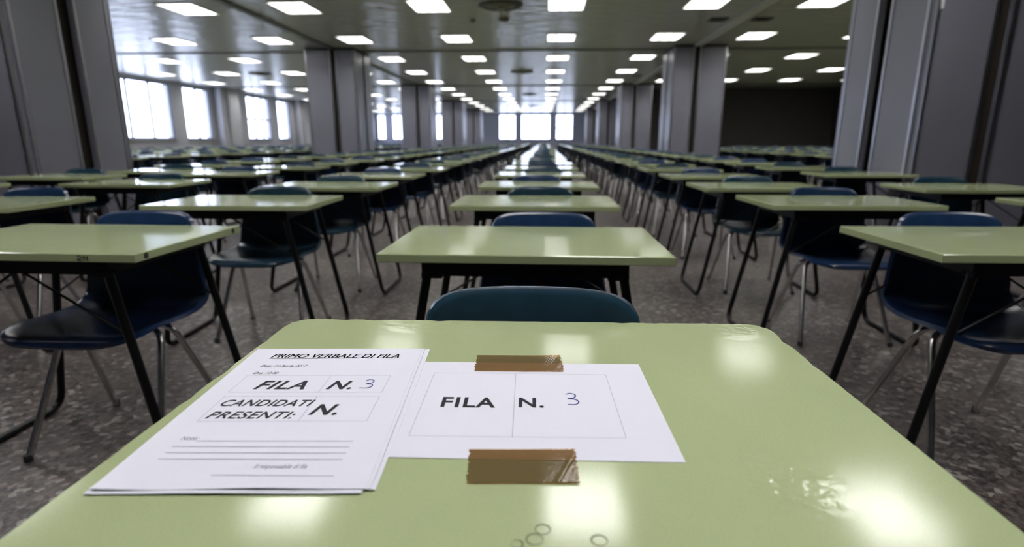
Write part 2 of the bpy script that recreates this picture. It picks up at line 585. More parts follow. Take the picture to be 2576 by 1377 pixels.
def window(idx, axis, pos, a, b, panes, transom, label):
    """frame set in the opening, panes of glass as its children"""
    mb = MB()
    w = 0.065
    y0, y1 = 0.04, 0.10                              # depth inside the wall
    def bar(b0, b1, z0, z1):
        if axis == 'x':
            mb.box(pos - y1, pos - y0, b0, b1, z0, z1)
        else:
            mb.box(b0, b1, pos + y0, pos + y1, z0, z1)
    bar(a, a + w, SILL, HEAD); bar(b - w, b, SILL, HEAD)
    bar(a, b, SILL, SILL + w); bar(a, b, HEAD - w, HEAD)
    for k in range(1, panes):
        c = a + (b - a) * k / panes
        bar(c - w * 0.5, c + w * 0.5, SILL, HEAD)
    if transom:
        z = SILL + (HEAD - SILL) * 0.47
        bar(a, b, z - w * 0.6, z + w * 0.6)
    o = obj('window_%d' % idx, mb, M['winframe'], angle=None)
    tag(o, label, 'window', None, 'structure')
    g = MB()
    if axis == 'x':
        g.box(pos - 0.073, pos - 0.067, a + 0.01, b - 0.01, SILL + 0.01, HEAD - 0.01)
    else:
        g.box(a + 0.01, b - 0.01, pos + 0.067, pos + 0.073, SILL + 0.01, HEAD - 0.01)
    obj('pane', g, M['glass'], o, angle=None)
    s = MB()
    if axis == 'x':
        s.box(pos - 0.02, pos + 0.06, a - 0.03, b + 0.03, SILL - 0.03, SILL + 0.002)
    else:
        s.box(a - 0.03, b + 0.03, pos - 0.06, pos + 0.02, SILL - 0.03, SILL + 0.002)
    obj('window_sill', s, M['wall'], o, angle=None)
    # daylight entering here: portal that only guides the sky's own light
    L = bpy.data.lights.new('sky_portal', 'AREA')
    L.shape = 'RECTANGLE'
    L.size, L.size_y = b - a, HEAD - SILL
    try:
        L.cycles.is_portal = True
    except Exception:
        pass
    lo = link('sky_portal', L)
    lo.location = (pos - 0.15, (a + b) / 2, (SILL + HEAD) / 2) if axis == 'x' else ((a + b) / 2, pos + 0.15, (SILL + HEAD) / 2)
    lo.rotation_euler = (0, -math.pi / 2, 0) if axis == 'x' else (-math.pi / 2, 0, 0)

wi = 1
for k, (a, b, n, t) in enumerate(left_open):
    window(wi, 'x', WALL_L, a, b, n, t, 'tall bright window, %s from the front in the window-side wall' % ordinal(k + 1)); wi += 1
for k, (a, b, n, t) in enumerate(end_open):
    window(wi, 'y', END_Y, a, b, n, t, 'bright end-wall window, %s from the window-side corner' % ordinal(k + 1)); wi += 1

# ceiling tracks of the folding partitions
ti = 1
def trim(label, mat, *boxes):
    global ti
    mb = MB()
    for bx in boxes:
        mb.box(*bx)
    o = obj('trim_%d' % ti, mb, mat, angle=None)
    tag(o, label, 'ceiling track', None, 'structure')
    ti += 1
trim('dark ceiling track running along the window-side pillars', M['track_dark'], (-5.07, -4.93, FRONT_Y, END_Y, CEIL - 0.025, CEIL + 0.01))
trim('pale ceiling track running along the dark-side pillars', M['track'], (3.36, 3.52, FRONT_Y, END_Y, CEIL - 0.04, CEIL + 0.01))
for k, y in enumerate(PIL_Y):
    trim('dark ceiling track crossing the hall at the %s pair of pillars' % ordinal(k + 1), M['track_dark'],
         (WALL_L, -5.07, y + 0.55, y + 0.67, CEIL - 0.02, CEIL + 0.01), (-4.93, 3.36, y + 0.55, y + 0.67, CEIL - 0.02, CEIL + 0.01),
         *([(3.52, WALL_R, y + 0.55, y + 0.67, CEIL - 0.02, CEIL + 0.01)] if y < DARK_Y - 1 else []))

# ----------------------------------------------------------------------------- pillars wrapped in parked partition panels
def make_pillar(side):
    """origin at the pillar's corner towards nave and camera; +x goes away from the nave when side=1"""
    root = link('panelled_pillar', None)
    W, D = PIL_W, PIL_D
    sx = side
    core = MB()
    e = 0.10
    xs = sorted((sx * e, sx * (W - e)))
    core.box(xs[0], xs[1], e, D - e, 0, CEIL)
    kid('core', core, M['brown'], root, None)
    cap = MB()
    xs = sorted((sx * 0.02, sx * (W - 0.02)))
    cap.box(xs[0], xs[1], 0.02, D - 0.02, 2.945, CEIL)
    kid('cap', cap, M['dark'], root, None)
    H0, H1, T, s = 0.012, 2.945, 0.055, 0.026
    def panel(x0, x1, y0, y1, face):
        xs = sorted((sx * x0, sx * x1))
        p = MB(); p.box(xs[0], xs[1], y0, y1, H0, H1)
        po = kid('panel', p, M['panel'], root, None)
        t = MB()
        q = 0.007
        if face == 'front' or face == 'rear':
            yy = (y0 - q, y0 + 0.02) if face == 'front' else (y1 - 0.02, y1 + q)
            for a in (xs[0], xs[1] - s):
                t.box(a, a + s, yy[0], yy[1], H0, H1 + 0.002)
        else:
            inner = face == 'nave'
            xx = sorted((sx * (x0 - q), sx * (x0 + 0.02))) if inner else sorted((sx * (x1 - 0.02), sx * (x1 + q)))
            for a in (y0, y1 - s):
                t.box(xx[0], xx[1], a, a + s, H0, H1 + 0.002)
        kid('edge_trim', t, M['alu'], po, None)
    # front and rear faces: two panels with an open gap
    for face, y0, y1 in (('front', 0.0, T), ('rear', D - T, D)):
        panel(0.012, 0.46, y0, y1, face)
        panel(0.575, W - 0.012, y0, y1, face)
    for face, x0, x1 in (('nave', 0.0, T), ('aisle', W - T, W)):
        panel(x0, x1, 0.06, 0.57, face)
        panel(x0, x1, 0.76, D - 0.06, face)
    return root
pil_l, pil_r = make_pillar(-1), make_pillar(1)
for side, proto, x in (('window-side', pil_l, NAVE_L), ('dark-side', pil_r, NAVE_R)):
    for k, y in enumerate(PIL_Y):
        p = proto if k == 0 else dup_tree(proto)
        p.location = (x, y, 0)
        tag(p, 'broad grey panelled pillar, %s from the front in the %s row' % (ordinal(k + 1), side), 'pillar', 'panelled pillars along the %s aisle' % side, 'thing')

# sticker strip near the top of the nearest dark-side pillar
mb = MB(); mb.box(0.03, 0.055, -0.009, -0.006, 1.86, 2.35)
tag(obj('sticker_strip', mb, M['white'], loc=(NAVE_R, PIL_Y[0], 0), angle=None), 'narrow white sticker strip on the nearest dark-side pillar', 'sticker')

# ----------------------------------------------------------------------------- ceiling lights and fittings
def make_light():
    root = link('ceiling_light', None)
    hx, hy = LHX, LHY
    f = MB()
    for x0, x1, y0, y1 in ((-hx - .018, -hx, -hy - .018, hy + .018), (hx, hx + .018, -hy - .018, hy + .018), (-hx, hx, -hy - .018, -hy), (-hx, hx, hy, hy + .018)):
        f.box(x0, x1, y0, y1, -0.008, 0.0)
    e = .004
    for x0, x1, y0, y1 in ((-hx, -hx + e, -hy, hy), (hx - e, hx, -hy, hy), (-hx + e, hx - e, -hy, -hy + e), (-hx + e, hx - e, hy - e, hy)):
        f.box(x0, x1, y0, y1, -0.004, 0.10)
    f.box(-hx, hx, -hy, hy, 0.10, 0.11)
    kid('housing', f, M['lampframe'], root, None)
    d = MB(); d.box(-hx + .01, hx - .01, -hy + .01, hy - .01, 0.078, 0.086)
    kid('diffuser', d, M['lamp'], root, None)
    g = MB()
    for i in range(1, 8):
        y = -hy + 2 * hy * i / 8
        g.box(-hx + e, hx - e, y - .0015, y + .0015, 0.0, 0.047)
    for i in (1, 2):
        x = -hx + 2 * hx * i / 3
        g.box(x - .002, x + .002, -hy + e, hy - e, 0.0, 0.047)
    kid('louvre', g, M['louvre'], root, None)
    return root
light0 = make_light()
first = True
for zone, i, k, x, y in LAMPS:
    o = light0 if first else dup_tree(light0)
    first = False
    o.location = (x, y, CEIL)
    where = {'nave': 'between the pillar rows, %s line from the window-side pillars', 'window': 'over the window aisle, %s line out from the pillars',
             'dark': 'towards the dark wall, %s line out from the pillars'}[zone] % ordinal(i + 1)
    tag(o, 'lit ceiling light %s, %s along' % (where, ordinal(k + 1)), 'light', 'ceiling lights')

def make_diffuser():
    root = link('air_diffuser', None)
    a = MB(); a.lathe([(0.36, 0.0), (0.36, -0.012), (0.30, -0.03), (0.27, -0.012)], 28)
    kid('outer_ring', a, M['vent'], root)
    a = MB(); a.lathe([(0.22, -0.006), (0.22, -0.02), (0.15, -0.045), (0.11, -0.02)], 28)
    kid('inner_ring', a, M['vent_tan'], root)
    a = MB(); a.lathe([(0.02, 0.0), (0.02, -0.05), (0.085, -0.06), (0.08, -0.066), (0.0001, -0.068)], 20)
    kid('centre_cone', a, M['vent_tan'], root)
    return root
dif = make_diffuser()
first = True
for nm, x in (('between the pillar rows', -0.72), ('over the window aisle', -9.2)):
    for k in range(4):
        y = 9.66 + 8.95 * k
        if x < -5 and k == 0:
            continue
        o = dif if first else dup_tree(dif)
        first = False
        o.location = (x, y, CEIL)
        tag(o, 'round dark ceiling air diffuser %s, %s along' % (nm, ordinal(k + 1)), 'air vent', 'ceiling air diffusers')
for (x, y, r, lab) in ((-0.74, 10.69, 0.10, 'small tan ceiling detector behind the nearest round air diffuser'), (-1.30, 10.72, 0.045, 'tiny dark ceiling sensor beside the nearest round air diffuser')):
    a = MB(); a.lathe([(r, 0.0), (r, -0.02), (r * 0.8, -0.05), (0.0001, -0.055)], 18)
    tag(obj('smoke_detector', a, M['vent_tan'], loc=(x, y, CEIL)), lab, 'smoke detector')
def make_vent():
    root = link('ceiling_vent', None)
    a = MB()
    for x0, x1, y0, y1 in ((-.16, -.13, -.13, .13), (.13, .16, -.13, .13), (-.13, .13, -.13, -.10), (-.13, .13, .10, .13)):
        a.box(x0, x1, y0, y1, -0.02, 0.002)
    kid('frame', a, M['vent'], root, None)
    a = MB()
    for i in range(5):
        a.box(-.13, .13, -.09 + i * .04, -.07 + i * .04, -0.014, 0.002)
    kid('slats', a, M['vent'], root, None)
    return root
ven = make_vent()
first = True
for k in range(3):
    for x, s in ((3.07, 'nave side'), (3.84, 'dark-wall side')):
        o = ven if first else dup_tree(ven)
        first = False
        o.location = (x, 10.95 + (8.95 * k if k < 2 else 17.6), CEIL)
        tag(o, 'small dark ceiling vent on the %s of the pale track, %s along' % (s, ordinal(k + 1)), 'air vent', 'vents beside the pale ceiling track')

# ----------------------------------------------------------------------------- desks
def rect(w, d):
    return [(-w / 2, -d / 2), (w / 2, -d / 2), (w / 2, d / 2), (-w / 2, d / 2)]
TOP0, TOP1 = DESK_H - 0.021, DESK_H
def desk_meshes():
    t = MB(); t.prism(rect(DESK_W, DESK_D), [(0.0008, TOP0), (0, TOP0 + 0.0015), (0, TOP1 - 0.002), (0.0018, TOP1)])
    f = MB()
    zf0, zf1 = TOP0 - 0.039, TOP0 + 0.0005
    f.box(-.25, .25, -.195, -.17, zf0, zf1)
    f.box(-.25, .25, .17, .195, zf0, zf1)
    f.box(-.25, -.225, -.17, .17, zf0, zf1)
    f.box(.225, .25, -.17, .17, zf0, zf1)
    f.box(-.25, -.20, -.20, -.165, zf0 - .005, zf0 + .01)
    f.box(.20, .25, -.20, -.165, zf0 - .005, zf0 + .01)
    legs = []
    for s in (-1, 1):
        l = MB()
        l.tube(rounded([(s * .233, -.182, TOP0 - .005), (s * .345, -.195, .0115), (s * .345, .205, .0115), (s * .233, .182, TOP0 - .005)], .055), .0115, 10)
        legs.append(l)
    br = []
    for sx in (-1, 1):
        for y in (-.186, .19):
            b = MB(); b.tube([(sx * .268, y, .42), (-sx * .01, y * 0.97, TOP0 - .025)], .0034, 6)
            br.append(b)
    return t, f, legs, br
DT, DF, DL, DB = desk_meshes()
desk_full = link('exam_desk', None)
kid('tabletop', DT, M['top'], desk_full, 20)
kid('frame', DF, M['black'], desk_full, None)
for l in DL:
    kid('leg', l, M['black'], desk_full)
for b in DB:
    kid('brace', b, M['black'], desk_full)
# far version: one mesh, the same shapes
far = MB()
far.cur = 0; far.join(DT, 0); far.join(DF, 1)
for q in DL + DB:
    far.join(q, 1)
far_mesh = far.mesh('exam_desk', [M['top'], M['black']])

# ----------------------------------------------------------------------------- chairs
PROF = [(-.212, .374), (-.209, .382), (-.198, .388), (-.175, .390), (-.13, .387), (-.07, .381), (-.01, .377), (.05, .376), (.095, .380), (.128, .393), (.150, .416),
        (.163, .445), (.171, .49), (.179, .54), (.188, .59), (.196, .63), (.201, .650), (.2045, .664), (.208, .674)]
def shell(nu, rows, nv):
    """moulded seat: each column of the grid runs along the profile between a rounded front edge and an arched top edge"""
    cum = [0.0]
    for a, b in zip(rows, rows[1:]):
        cum.append(cum[-1] + math.hypot(b[0] - a[0], b[1] - a[1]))
    L = cum[-1]
    def at(s):
        for i in range(len(rows) - 1):
            if s <= cum[i + 1] or i == len(rows) - 2:
                t = (s - cum[i]) / (cum[i + 1] - cum[i])
                return rows[i][0] + (rows[i + 1][0] - rows[i][0]) * t, rows[i][1] + (rows[i + 1][1] - rows[i][1]) * t
    def super_drop(u, h, n):
        return h * (1 - max(0.0, 1 - abs(u) ** n) ** (1 / n))
    G = []
    us = []
    for j in range(nu):
        t = -1 + 2 * j / (nu - 1)
        us.append(math.copysign(1 - (1 - abs(t)) ** 1.55, t) if abs(t) > 1e-9 else 0.0)
    # rows are denser towards both ends
    vs = [0.5 - 0.5 * math.cos(math.pi * i / (nv - 1)) * 0.72 - 0.5 * 0.28 * (1 - 2 * i / (nv - 1)) for i in range(nv)]
    for v in vs:
        row = []
        for u in us:
            s0, s1 = super_drop(u, .080, 2.6), L - super_drop(u, .075, 4.4)
            s = s0 + (s1 - s0) * v
            y, z = at(s)
            if y < .09:
                w = .188 + .006 * min(1, max(0, (y + .2) / .25))
            else:
                w = .194 - .044 * min(1, max(0, (z - .40) / .26))
            back = min(1, max(0, (z - .385) / .08)) if y > .05 else 0
            back = back * back * (3 - 2 * back)
            front = min(1, max(0, (-y - .10) / .10))
            dz = (1 - back) * (.020 * abs(u) ** 2.6) * (1 - .85 * front)
            dy = -back * .026 * abs(u) ** 2.2
            row.append((u * w, y + dy, z + dz))
        G.append(row)
    return G
def shell_mesh(nu, rows, nv, lip=True):
    G = shell(nu, rows, nv)
    mb = MB()
    n = len(G)
    vs = [p for r in G for p in r]
    # surface normals (towards the sitter) for thickness
    def nrm(i, j):
        a = Vector(G[min(i + 1, n - 1)][j]) - Vector(G[max(i - 1, 0)][j])
        b = Vector(G[i][min(j + 1, nu - 1)]) - Vector(G[i][max(j - 1, 0)])
        c = b.cross(a)
        return c.normalized() if c.length > 1e-9 else Vector((0, 0, 1))
    NR = [[nrm(i, j) for j in range(nu)] for i in range(n)]
    for i in range(n):
        NR[i][0] = NR[i][1]; NR[i][-1] = NR[i][-2]
    NR[0] = NR[1]; NR[-1] = NR[-2]
    th = .006
    lower = [tuple(Vector(G[i][j]) - NR[i][j] * th) for i in range(n) for j in range(nu)]
    m0 = len(vs)
    fs = []
    for i in range(n - 1):
        for j in range(nu - 1):
            a, b, c, d = i * nu + j, i * nu + j + 1, (i + 1) * nu + j + 1, (i + 1) * nu + j
            fs.append((a, b, c, d))
            fs.append((m0 + d, m0 + c, m0 + b, m0 + a))
    loop = [j for j in range(nu)] + [i * nu + nu - 1 for i in range(1, n)] + [(n - 1) * nu + j for j in range(nu - 2, -1, -1)] + [i * nu for i in range(n - 2, 0, -1)]
    allv = vs + lower
    if lip:
        # rolled rim: outward then away from the sitter
        ctr = [Vector(v) for v in vs]
        ring1, ring2 = [], []
        flatN = [NR[i][j] for i in range(n) for j in range(nu)]
        m = len(loop)
        for q in range(m):
            p = ctr[loop[q]]
            t = ctr[loop[(q + 1) % m]] - ctr[loop[q - 1]]
            if t.length < 1e-9:
                t = ctr[loop[(q + 2) % m]] - ctr[loop[q - 2]]
            t.normalize()
            nn = flatN[loop[q]]
            out = t.cross(nn).normalized()
            ring1.append(p + out * .0075 - nn * .004)
            ring2.append(p + out * .0095 - nn * .016)
        o1 = len(allv); allv += [tuple(v) for v in ring1]
        o2 = len(allv); allv += [tuple(v) for v in ring2]
        for q in range(m):
            r = (q + 1) % m
            fs.append((loop[r], loop[q], o1 + q, o1 + r))
            fs.append((o1 + r, o1 + q, o2 + q, o2 + r))
            fs.append((o2 + r, o2 + q, m0 + loop[q], m0 + loop[r]))
    else:
        m = len(loop)
        for q in range(m):
            r = (q + 1) % m
            fs.append((loop[r], loop[q], m0 + loop[q], m0 + loop[r]))
    mb.add(allv, fs)
    return mb
def refine(rows, k):
    out = []
    n = len(rows)
    for i in range(n - 1):
        p0, p1, p2, p3 = rows[max(i - 1, 0)], rows[i], rows[i + 1], rows[min(i + 2, n - 1)]
        for q in range(k):
            t = q / k
            out.append(tuple(0.5 * ((2 * b) + (c - a) * t + (2 * a - 5 * b + 4 * c - d) * t * t + (3 * b - a - 3 * c + d) * t ** 3) for a, b, c, d in zip(p0, p1, p2, p3)))
    out.append(rows[-1])
    return out
def chair_legs(n=10):
    fr = MB(); fr.tube(rounded([(-.198, -.168, .0), (-.150, -.020, .360), (.150, -.020, .360), (.198, -.168, .0)], .05), .0098, n)
    rr = MB(); rr.tube(rounded([(-.198, .180, .0), (-.150, .024, .357), (.150, .024, .357), (.198, .180, .0)], .05), .0098, n)
    return fr, rr
SH = shell_mesh(23, refine(PROF, 3), 40)
SL = shell_mesh(11, refine(PROF, 2), 18)
CF, CR = chair_legs()
BRK = MB()
BRK.box(-.10, .10, -.05, .055, .358, .3735)
FOOT = []
for x in (-.198, .198):
    for y in (-.168, .180):
        f = MB(); f.lathe([(.0105, 0.0), (.0115, .004), (.0112, .018), (.0102, .02)], 12, x, y)
        FOOT.append((f, y < 0))
def make_chair(mat):
    root = link('school_chair', None)
    kid('seat_shell', SH, mat, root, 50)
    a = kid('front_leg_frame', CF, M['chrome'], root)
    b = kid('rear_leg_frame', CR, M['chrome'], root)
    for f, front in FOOT:
        kid('rubber_foot', f, M['rubber'], a if front else b)
    kid('seat_bracket', BRK, M['black'], root, None)
    return root
chair_full = {'teal': make_chair(M['teal']), 'blue': make_chair(M['blue'])}
cfar = {}
for c in ('teal', 'blue'):
    q = MB(); q.join(SL, 0)
    a, b = chair_legs(6)
    q.join(a, 1); q.join(b, 1); q.join(BRK, 2)
    cfar[c] = q.mesh('school_chair', [M[c], M['chrome'], M['black']], 50)

# ----------------------------------------------------------------------------- seating plan
# columns of the nave (x) with the measured places of their nearest desks, then even rows
PLAN = []      # (zone, column index, x, y, rz)
def column(zone, ci, x0, measured, y_next, step, y_end, side_shift=0.0):
    for x, y, rz in measured:
        PLAN.append((zone, ci, x, y, rz))
    y = y_next
    while y < y_end:
        PLAN.append((zone, ci, x0 + R.uniform(-.022, .022), y + R.uniform(-.03, .03), R.uniform(-.018, .018)))
        y += step
YE = END_Y - 1.2
column('nave', 0, -0.03, [(-0.020, 0.567, 0.018), (-0.043, 1.507, -0.004), (-0.037, 2.513, 0.0), (-0.03, 3.478, 0.004), (-0.03, 4.58, 0.004)], 5.62, 1.02, YE)
column('nave', 1, -1.30, [(-1.308, 1.475, -0.015), (-1.322, 2.458, 0.02), (-1.284, 3.361, -0.02), (-1.320, 4.400, -0.01)], 5.42, 1.02, YE)
column('nave', 2, -2.60, [(-2.48, 2.33, 0.02), (-2.63, 3.54, 0.01), (-2.66, 4.62, 0.0)], 5.62, 1.02, YE)
column('nave', 3, -3.78, [(-3.68, 3.13, 0.0), (-3.66, 4.11, 0.01), (-3.45, 4.98, 0.01)], 6.0, 1.02, YE)
column('nave', -1, 1.28, [(1.288, 1.582, 0.02), (1.300, 2.606, 0.018), (1.262, 3.442, 0.008), (1.285, 4.464, 0.0)], 5.46, 1.02, YE)
column('nave', -2, 2.52, [(2.46, 2.52, 0.0), (2.45, 3.43, -0.015), (2.56, 4.80, -0.02)], 5.80, 1.02, YE)
for c in range(6):
    column('window', c, -6.45 - 1.22 * c, [], 7.2 + R.uniform(-.2, .2), 1.02, YE)
for c in range(5):
    column('dark', c, 5.15 + 1.28 * c, [], 7.2 + R.uniform(-.2, .2), 1.02, DARK_Y - .9)

def project(x, y, z):
    c, s = math.cos(YAW), math.sin(YAW)
    X, Y, Z = x * c + y * s, -x * s + y * c, z - CAM_Z
    c, s = math.cos(PITCH), math.sin(PITCH)
    d, u = Y * c - Z * s, Z * c + Y * s
    if d < 0.05:
        return None
    return 1288 + FPX * X / d, 688.5 - FPX * u / d, d
RECTS = [(NAVE_L - PIL_W, NAVE_L, y, y + PIL_D) for y in PIL_Y] + [(NAVE_R, NAVE_R + PIL_W, y, y + PIL_D) for y in PIL_Y]
def blocked(x, y):
    """a pillar stands on the sight line from the camera"""
    for x0, x1, y0, y1 in RECTS:
        t0, t1 = 0.0, 1.0
        for o, d, a, b in ((0, x, x0, x1), (0, y, y0, y1)):
            if abs(d) < 1e-9:
                continue
            u, v = sorted(((a - o) / d, (b - o) / d))
            t0, t1 = max(t0, u), min(t1, v)
        if t0 < t1:
            return True
    return False
def seen(x, y, w):
    ok = 0
    for dx in (-w, 0, w):
        p = project(x + dx, y, DESK_H)
        if p and -20 < p[0] < 2596 and p[1] < 1500 and not blocked(x + dx, y):
            ok += 1
    return ok
LINES = {('nave', 0): 'in the line behind the paper-covered desk', ('nave', 1): 'in the first line on the window side', ('nave', 2): 'in the second line on the window side',
         ('nave', 3): 'in the line along the window-side pillars', ('nave', -1): 'in the first line on the dark-wall side', ('nave', -2): 'in the line along the dark-side pillars'}
for c in range(6):
    LINES[('window', c)] = 'in the %s line beyond the window-side pillars' % ordinal(c + 1)
    LINES[('dark', c)] = 'in the %s line beyond the dark-side pillars' % ordinal(c + 1)
GROUP = {'nave': 'between the pillar rows', 'window': 'in the window aisle', 'dark': 'in the aisle towards the dark wall'}

cand, rest = [], []
for it in PLAN:
    zone, ci, x, y, rz = it
    d = project(x, y, DESK_H)
    if d and seen(x, y, .3):
        cand.append((d[2], it))
    elif seen(x, y, .8) or (d and y < 24):
        rest.append(it)
cand.sort(key=lambda t: t[0])
N_ONE, N_FULL = 300, 110
single = [t[1] for t in cand[:N_ONE]]
rest += [t[1] for t in cand[N_ONE:]]
# rows are counted along each line from its first visible desk
rank = {}
for key in {(t[0], t[1]) for t in single}:
    for k, t in enumerate(sorted((t for t in single if (t[0], t[1]) == key), key=lambda t: t[3])):
        rank[t] = k + 1
known = {(0, 1): 'teal', (0, 2): 'blue', (0, 3): 'teal', (0, 4): 'blue', (1, 1): 'blue', (1, 2): 'teal', (1, 3): 'teal', (1, 4): 'blue',
         (-1, 1): 'blue', (-1, 2): 'blue', (-1, 3): 'teal', (-1, 4): 'blue', (2, 1): 'blue', (2, 2): 'teal', (-2, 1): 'teal', (-2, 2): 'teal'}
chair_shift = {(0, 1): (0.004, 0.0), (0, 2): (0.045, 0.0), (1, 1): (0.03, 0.0), (1, 2): (0.03, 0.0), (-1, 1): (0.0, 0.0), (-1, 2): (0.06, -0.045)}
first_desk = None
used_full = {'desk': False, 'teal': False, 'blue': False}
for k, t in enumerate(single):
    zone, ci, x, y, rz = t
    rk = rank[t]
    where = '%s %s' % (ordinal(rk), LINES[(zone, ci)])
    # desk
    if k == 0 and zone == 'nave' and ci == 0:
        o = thing('exam_desk', 'green desk with worn rounded corners carrying the papers and brown tape', 'desk', (x, y, 0), rz, 'green exam desks ' + GROUP[zone])
        first_desk = o
    elif k < N_FULL:
        o = desk_full if not used_full['desk'] else dup_tree(desk_full)
        used_full['desk'] = True
        o.location, o.rotation_euler = (x, y, 0), (0, 0, rz)
        tag(o, 'pale green exam desk, %s' % where, 'desk', 'green exam desks ' + GROUP[zone])
    else:
        o = link('exam_desk', far_mesh, None, (x, y, 0))
        o.rotation_euler = (0, 0, rz)
        tag(o, 'pale green exam desk, %s' % where, 'desk', 'green exam desks ' + GROUP[zone])
    if zone == 'nave' and ci == 1 and rk == 1:
        o['label'] = 'pale green exam desk with dark pen scribble on its front edge'
        scribbled = o
    # chair
    kc = (ci, rk) if zone == 'nave' else None
    c = known.get(kc) or R.choice(['teal', 'teal', 'blue'])
    sx, sy = chair_shift.get(kc, (R.uniform(-.03, .04), R.uniform(-.02, .015)))
    if k < N_FULL:
        h = chair_full[c] if not used_full[c] else dup_tree(chair_full[c])
        used_full[c] = True
    else:
        h = link('school_chair', cfar[c])
    h.location = (x + sx, y + .062 + sy, 0)
    h.rotation_euler = (0, 0, rz + R.uniform(-.03, .03))
    if k == 0:
        lab = 'glossy teal chair tucked behind the paper-covered desk'
    elif zone == 'nave' and ci == 1 and rk == 1:
        lab = 'blue chair tucked under the desk with the scribbled edge'
    else:
        lab = '%s chair at the %s desk %s' % (c, ordinal(rk), LINES[(zone, ci)])
    tag(h, lab, 'chair', 'shell chairs ' + GROUP[zone])

# the desks and chairs too far back to tell one from the next
if rest:
    dm, cm = MB(), MB()
    q = {}
    for c, mi in (('teal', 0), ('blue', 1)):
        w = MB(); w.join(SL, mi)
        a, b = chair_legs(5)
        w.join(a, 2); w.join(b, 2)
        q[c] = w
    for zone, ci, x, y, rz in rest:
        dm.join(far, None, Matrix.Translation((x, y, 0)) @ Matrix.Rotation(rz, 4, 'Z'))
        cm.join(q[R.choice(['teal', 'teal', 'blue'])], None, Matrix.Translation((x + R.uniform(-.03, .04), y + .062, 0)))
    o = obj('distant_desk_rows', dm, [M['top'], M['black']])
    tag(o, 'mass of green desks filling the far reaches of the hall', 'desks', None, 'stuff')
    o = obj('distant_chair_rows', cm, [M['teal'], M['blue'], M['chrome']])
    tag(o, 'mass of dark chairs behind the farthest green desks', 'chairs', None, 'stuff')
# prototypes that found no place are not left standing at the origin
for key, o in (('desk', desk_full), ('teal', chair_full['teal']), ('blue', chair_full['blue'])):
    assert used_full[key], key

# ---- the worn desk in front
FX, FY, FR = first_desk.location.x, first_desk.location.y, first_desk.rotation_euler[2]
rw = random.Random(3)
out = []
w2, d2, rc = DESK_W / 2, DESK_D / 2, 0.036
d1 = 0.315                                    # this top reaches further towards the camera than its neighbours
def arc(cx, cy, a0, a1, n, jit):
    for i in range(n + 1):
        a = math.radians(a0 + (a1 - a0) * i / n)
        out.append((cx + rc * math.cos(a) + rw.uniform(-jit, jit), cy + rc * math.sin(a) + rw.uniform(-jit, jit)))
def line(x0, y0, x1, y1, n, jit, chips):
    for i in range(1, n):
        t = i / n
        j = rw.uniform(0, jit)
        for c, dep in chips:
            if abs(t - c) < 0.5 / n + 1e-6:
                j += dep
        dx, dy = x1 - x0, y1 - y0
        L = math.hypot(dx, dy)
        out.append((x0 + dx * t - dy / L * j, y0 + dy * t + dx / L * j))
arc(-w2 + rc, -d1 + rc, 180, 270, 5, .0006)
line(-w2 + rc, -d1, w2 - rc, -d1, 12, .0006, [])
arc(w2 - rc, -d1 + rc, 270, 360, 5, .0006)
line(w2, -d1 + rc, w2, d2 - rc, 24, .0006, [(0.75, .002), (0.9, .003)])
arc(w2 - rc, d2 - rc, 0, 90, 7, .0012)
line(w2 - rc, d2, -w2 + rc, d2, 44, .0009, [(0.2, .003), (0.27, .003), (0.7, .003), (0.86, .004), (0.93, .003)])
arc(-w2 + rc, d2 - rc, 90, 180, 7, .0015)
line(-w2, d2 - rc, -w2, -d1 + rc, 30, .0009, [(0.12, .002), (0.35, .0015), (0.5, .002)])
t = MB(); t.prism(out, [(0.0008, TOP0), (0, TOP0 + 0.002), (0, TOP1 - 0.0025), (0.0012, TOP1 - .0006), (0.0026, TOP1)])
top1 = kid('tabletop', t, M['top_worn'], first_desk, 12)
kid('frame', DF, M['black'], first_desk, None)
for l in DL:
    kid('leg', l, M['black'], first_desk)
for b in DB:
    kid('brace', b, M['black'], first_desk)
def to_desk(x, y):
    dx, dy = x - FX, y - FY
    c, s = math.cos(FR), math.sin(FR)
    return dx * c + dy * s, -dx * s + dy * c
for wx, wy, r in ((0.0024, 0.336, .0052), (-0.0029, 0.3258, .0056), (0.0406, 0.3270, .0054), (-0.0145, 0.3205, .0040)):
    x, y = to_desk(wx, wy)
    a = MB()
    n = 26
    vs, fs = [], []
    for k in range(n):
        th = 2 * math.pi * k / n
        wd = .00045 + .0003 * math.sin(th * 1.0 + wx * 300)
        for rr, zz in ((r - wd, 0.0002), (r, 0.0005), (r + wd, 0.0002)):
            vs.append((x + rr * math.cos(th), y + rr * math.sin(th), TOP1 + zz))
    for k in range(n):
        j = (k + 1) % n
        fs += [(k * 3, k * 3 + 1, j * 3 + 1, j * 3), (k * 3 + 1, k * 3 + 2, j * 3 + 2, j * 3 + 1)]
    a.add(vs, fs)
    kid('ring_mark', a, M['ring'], top1)
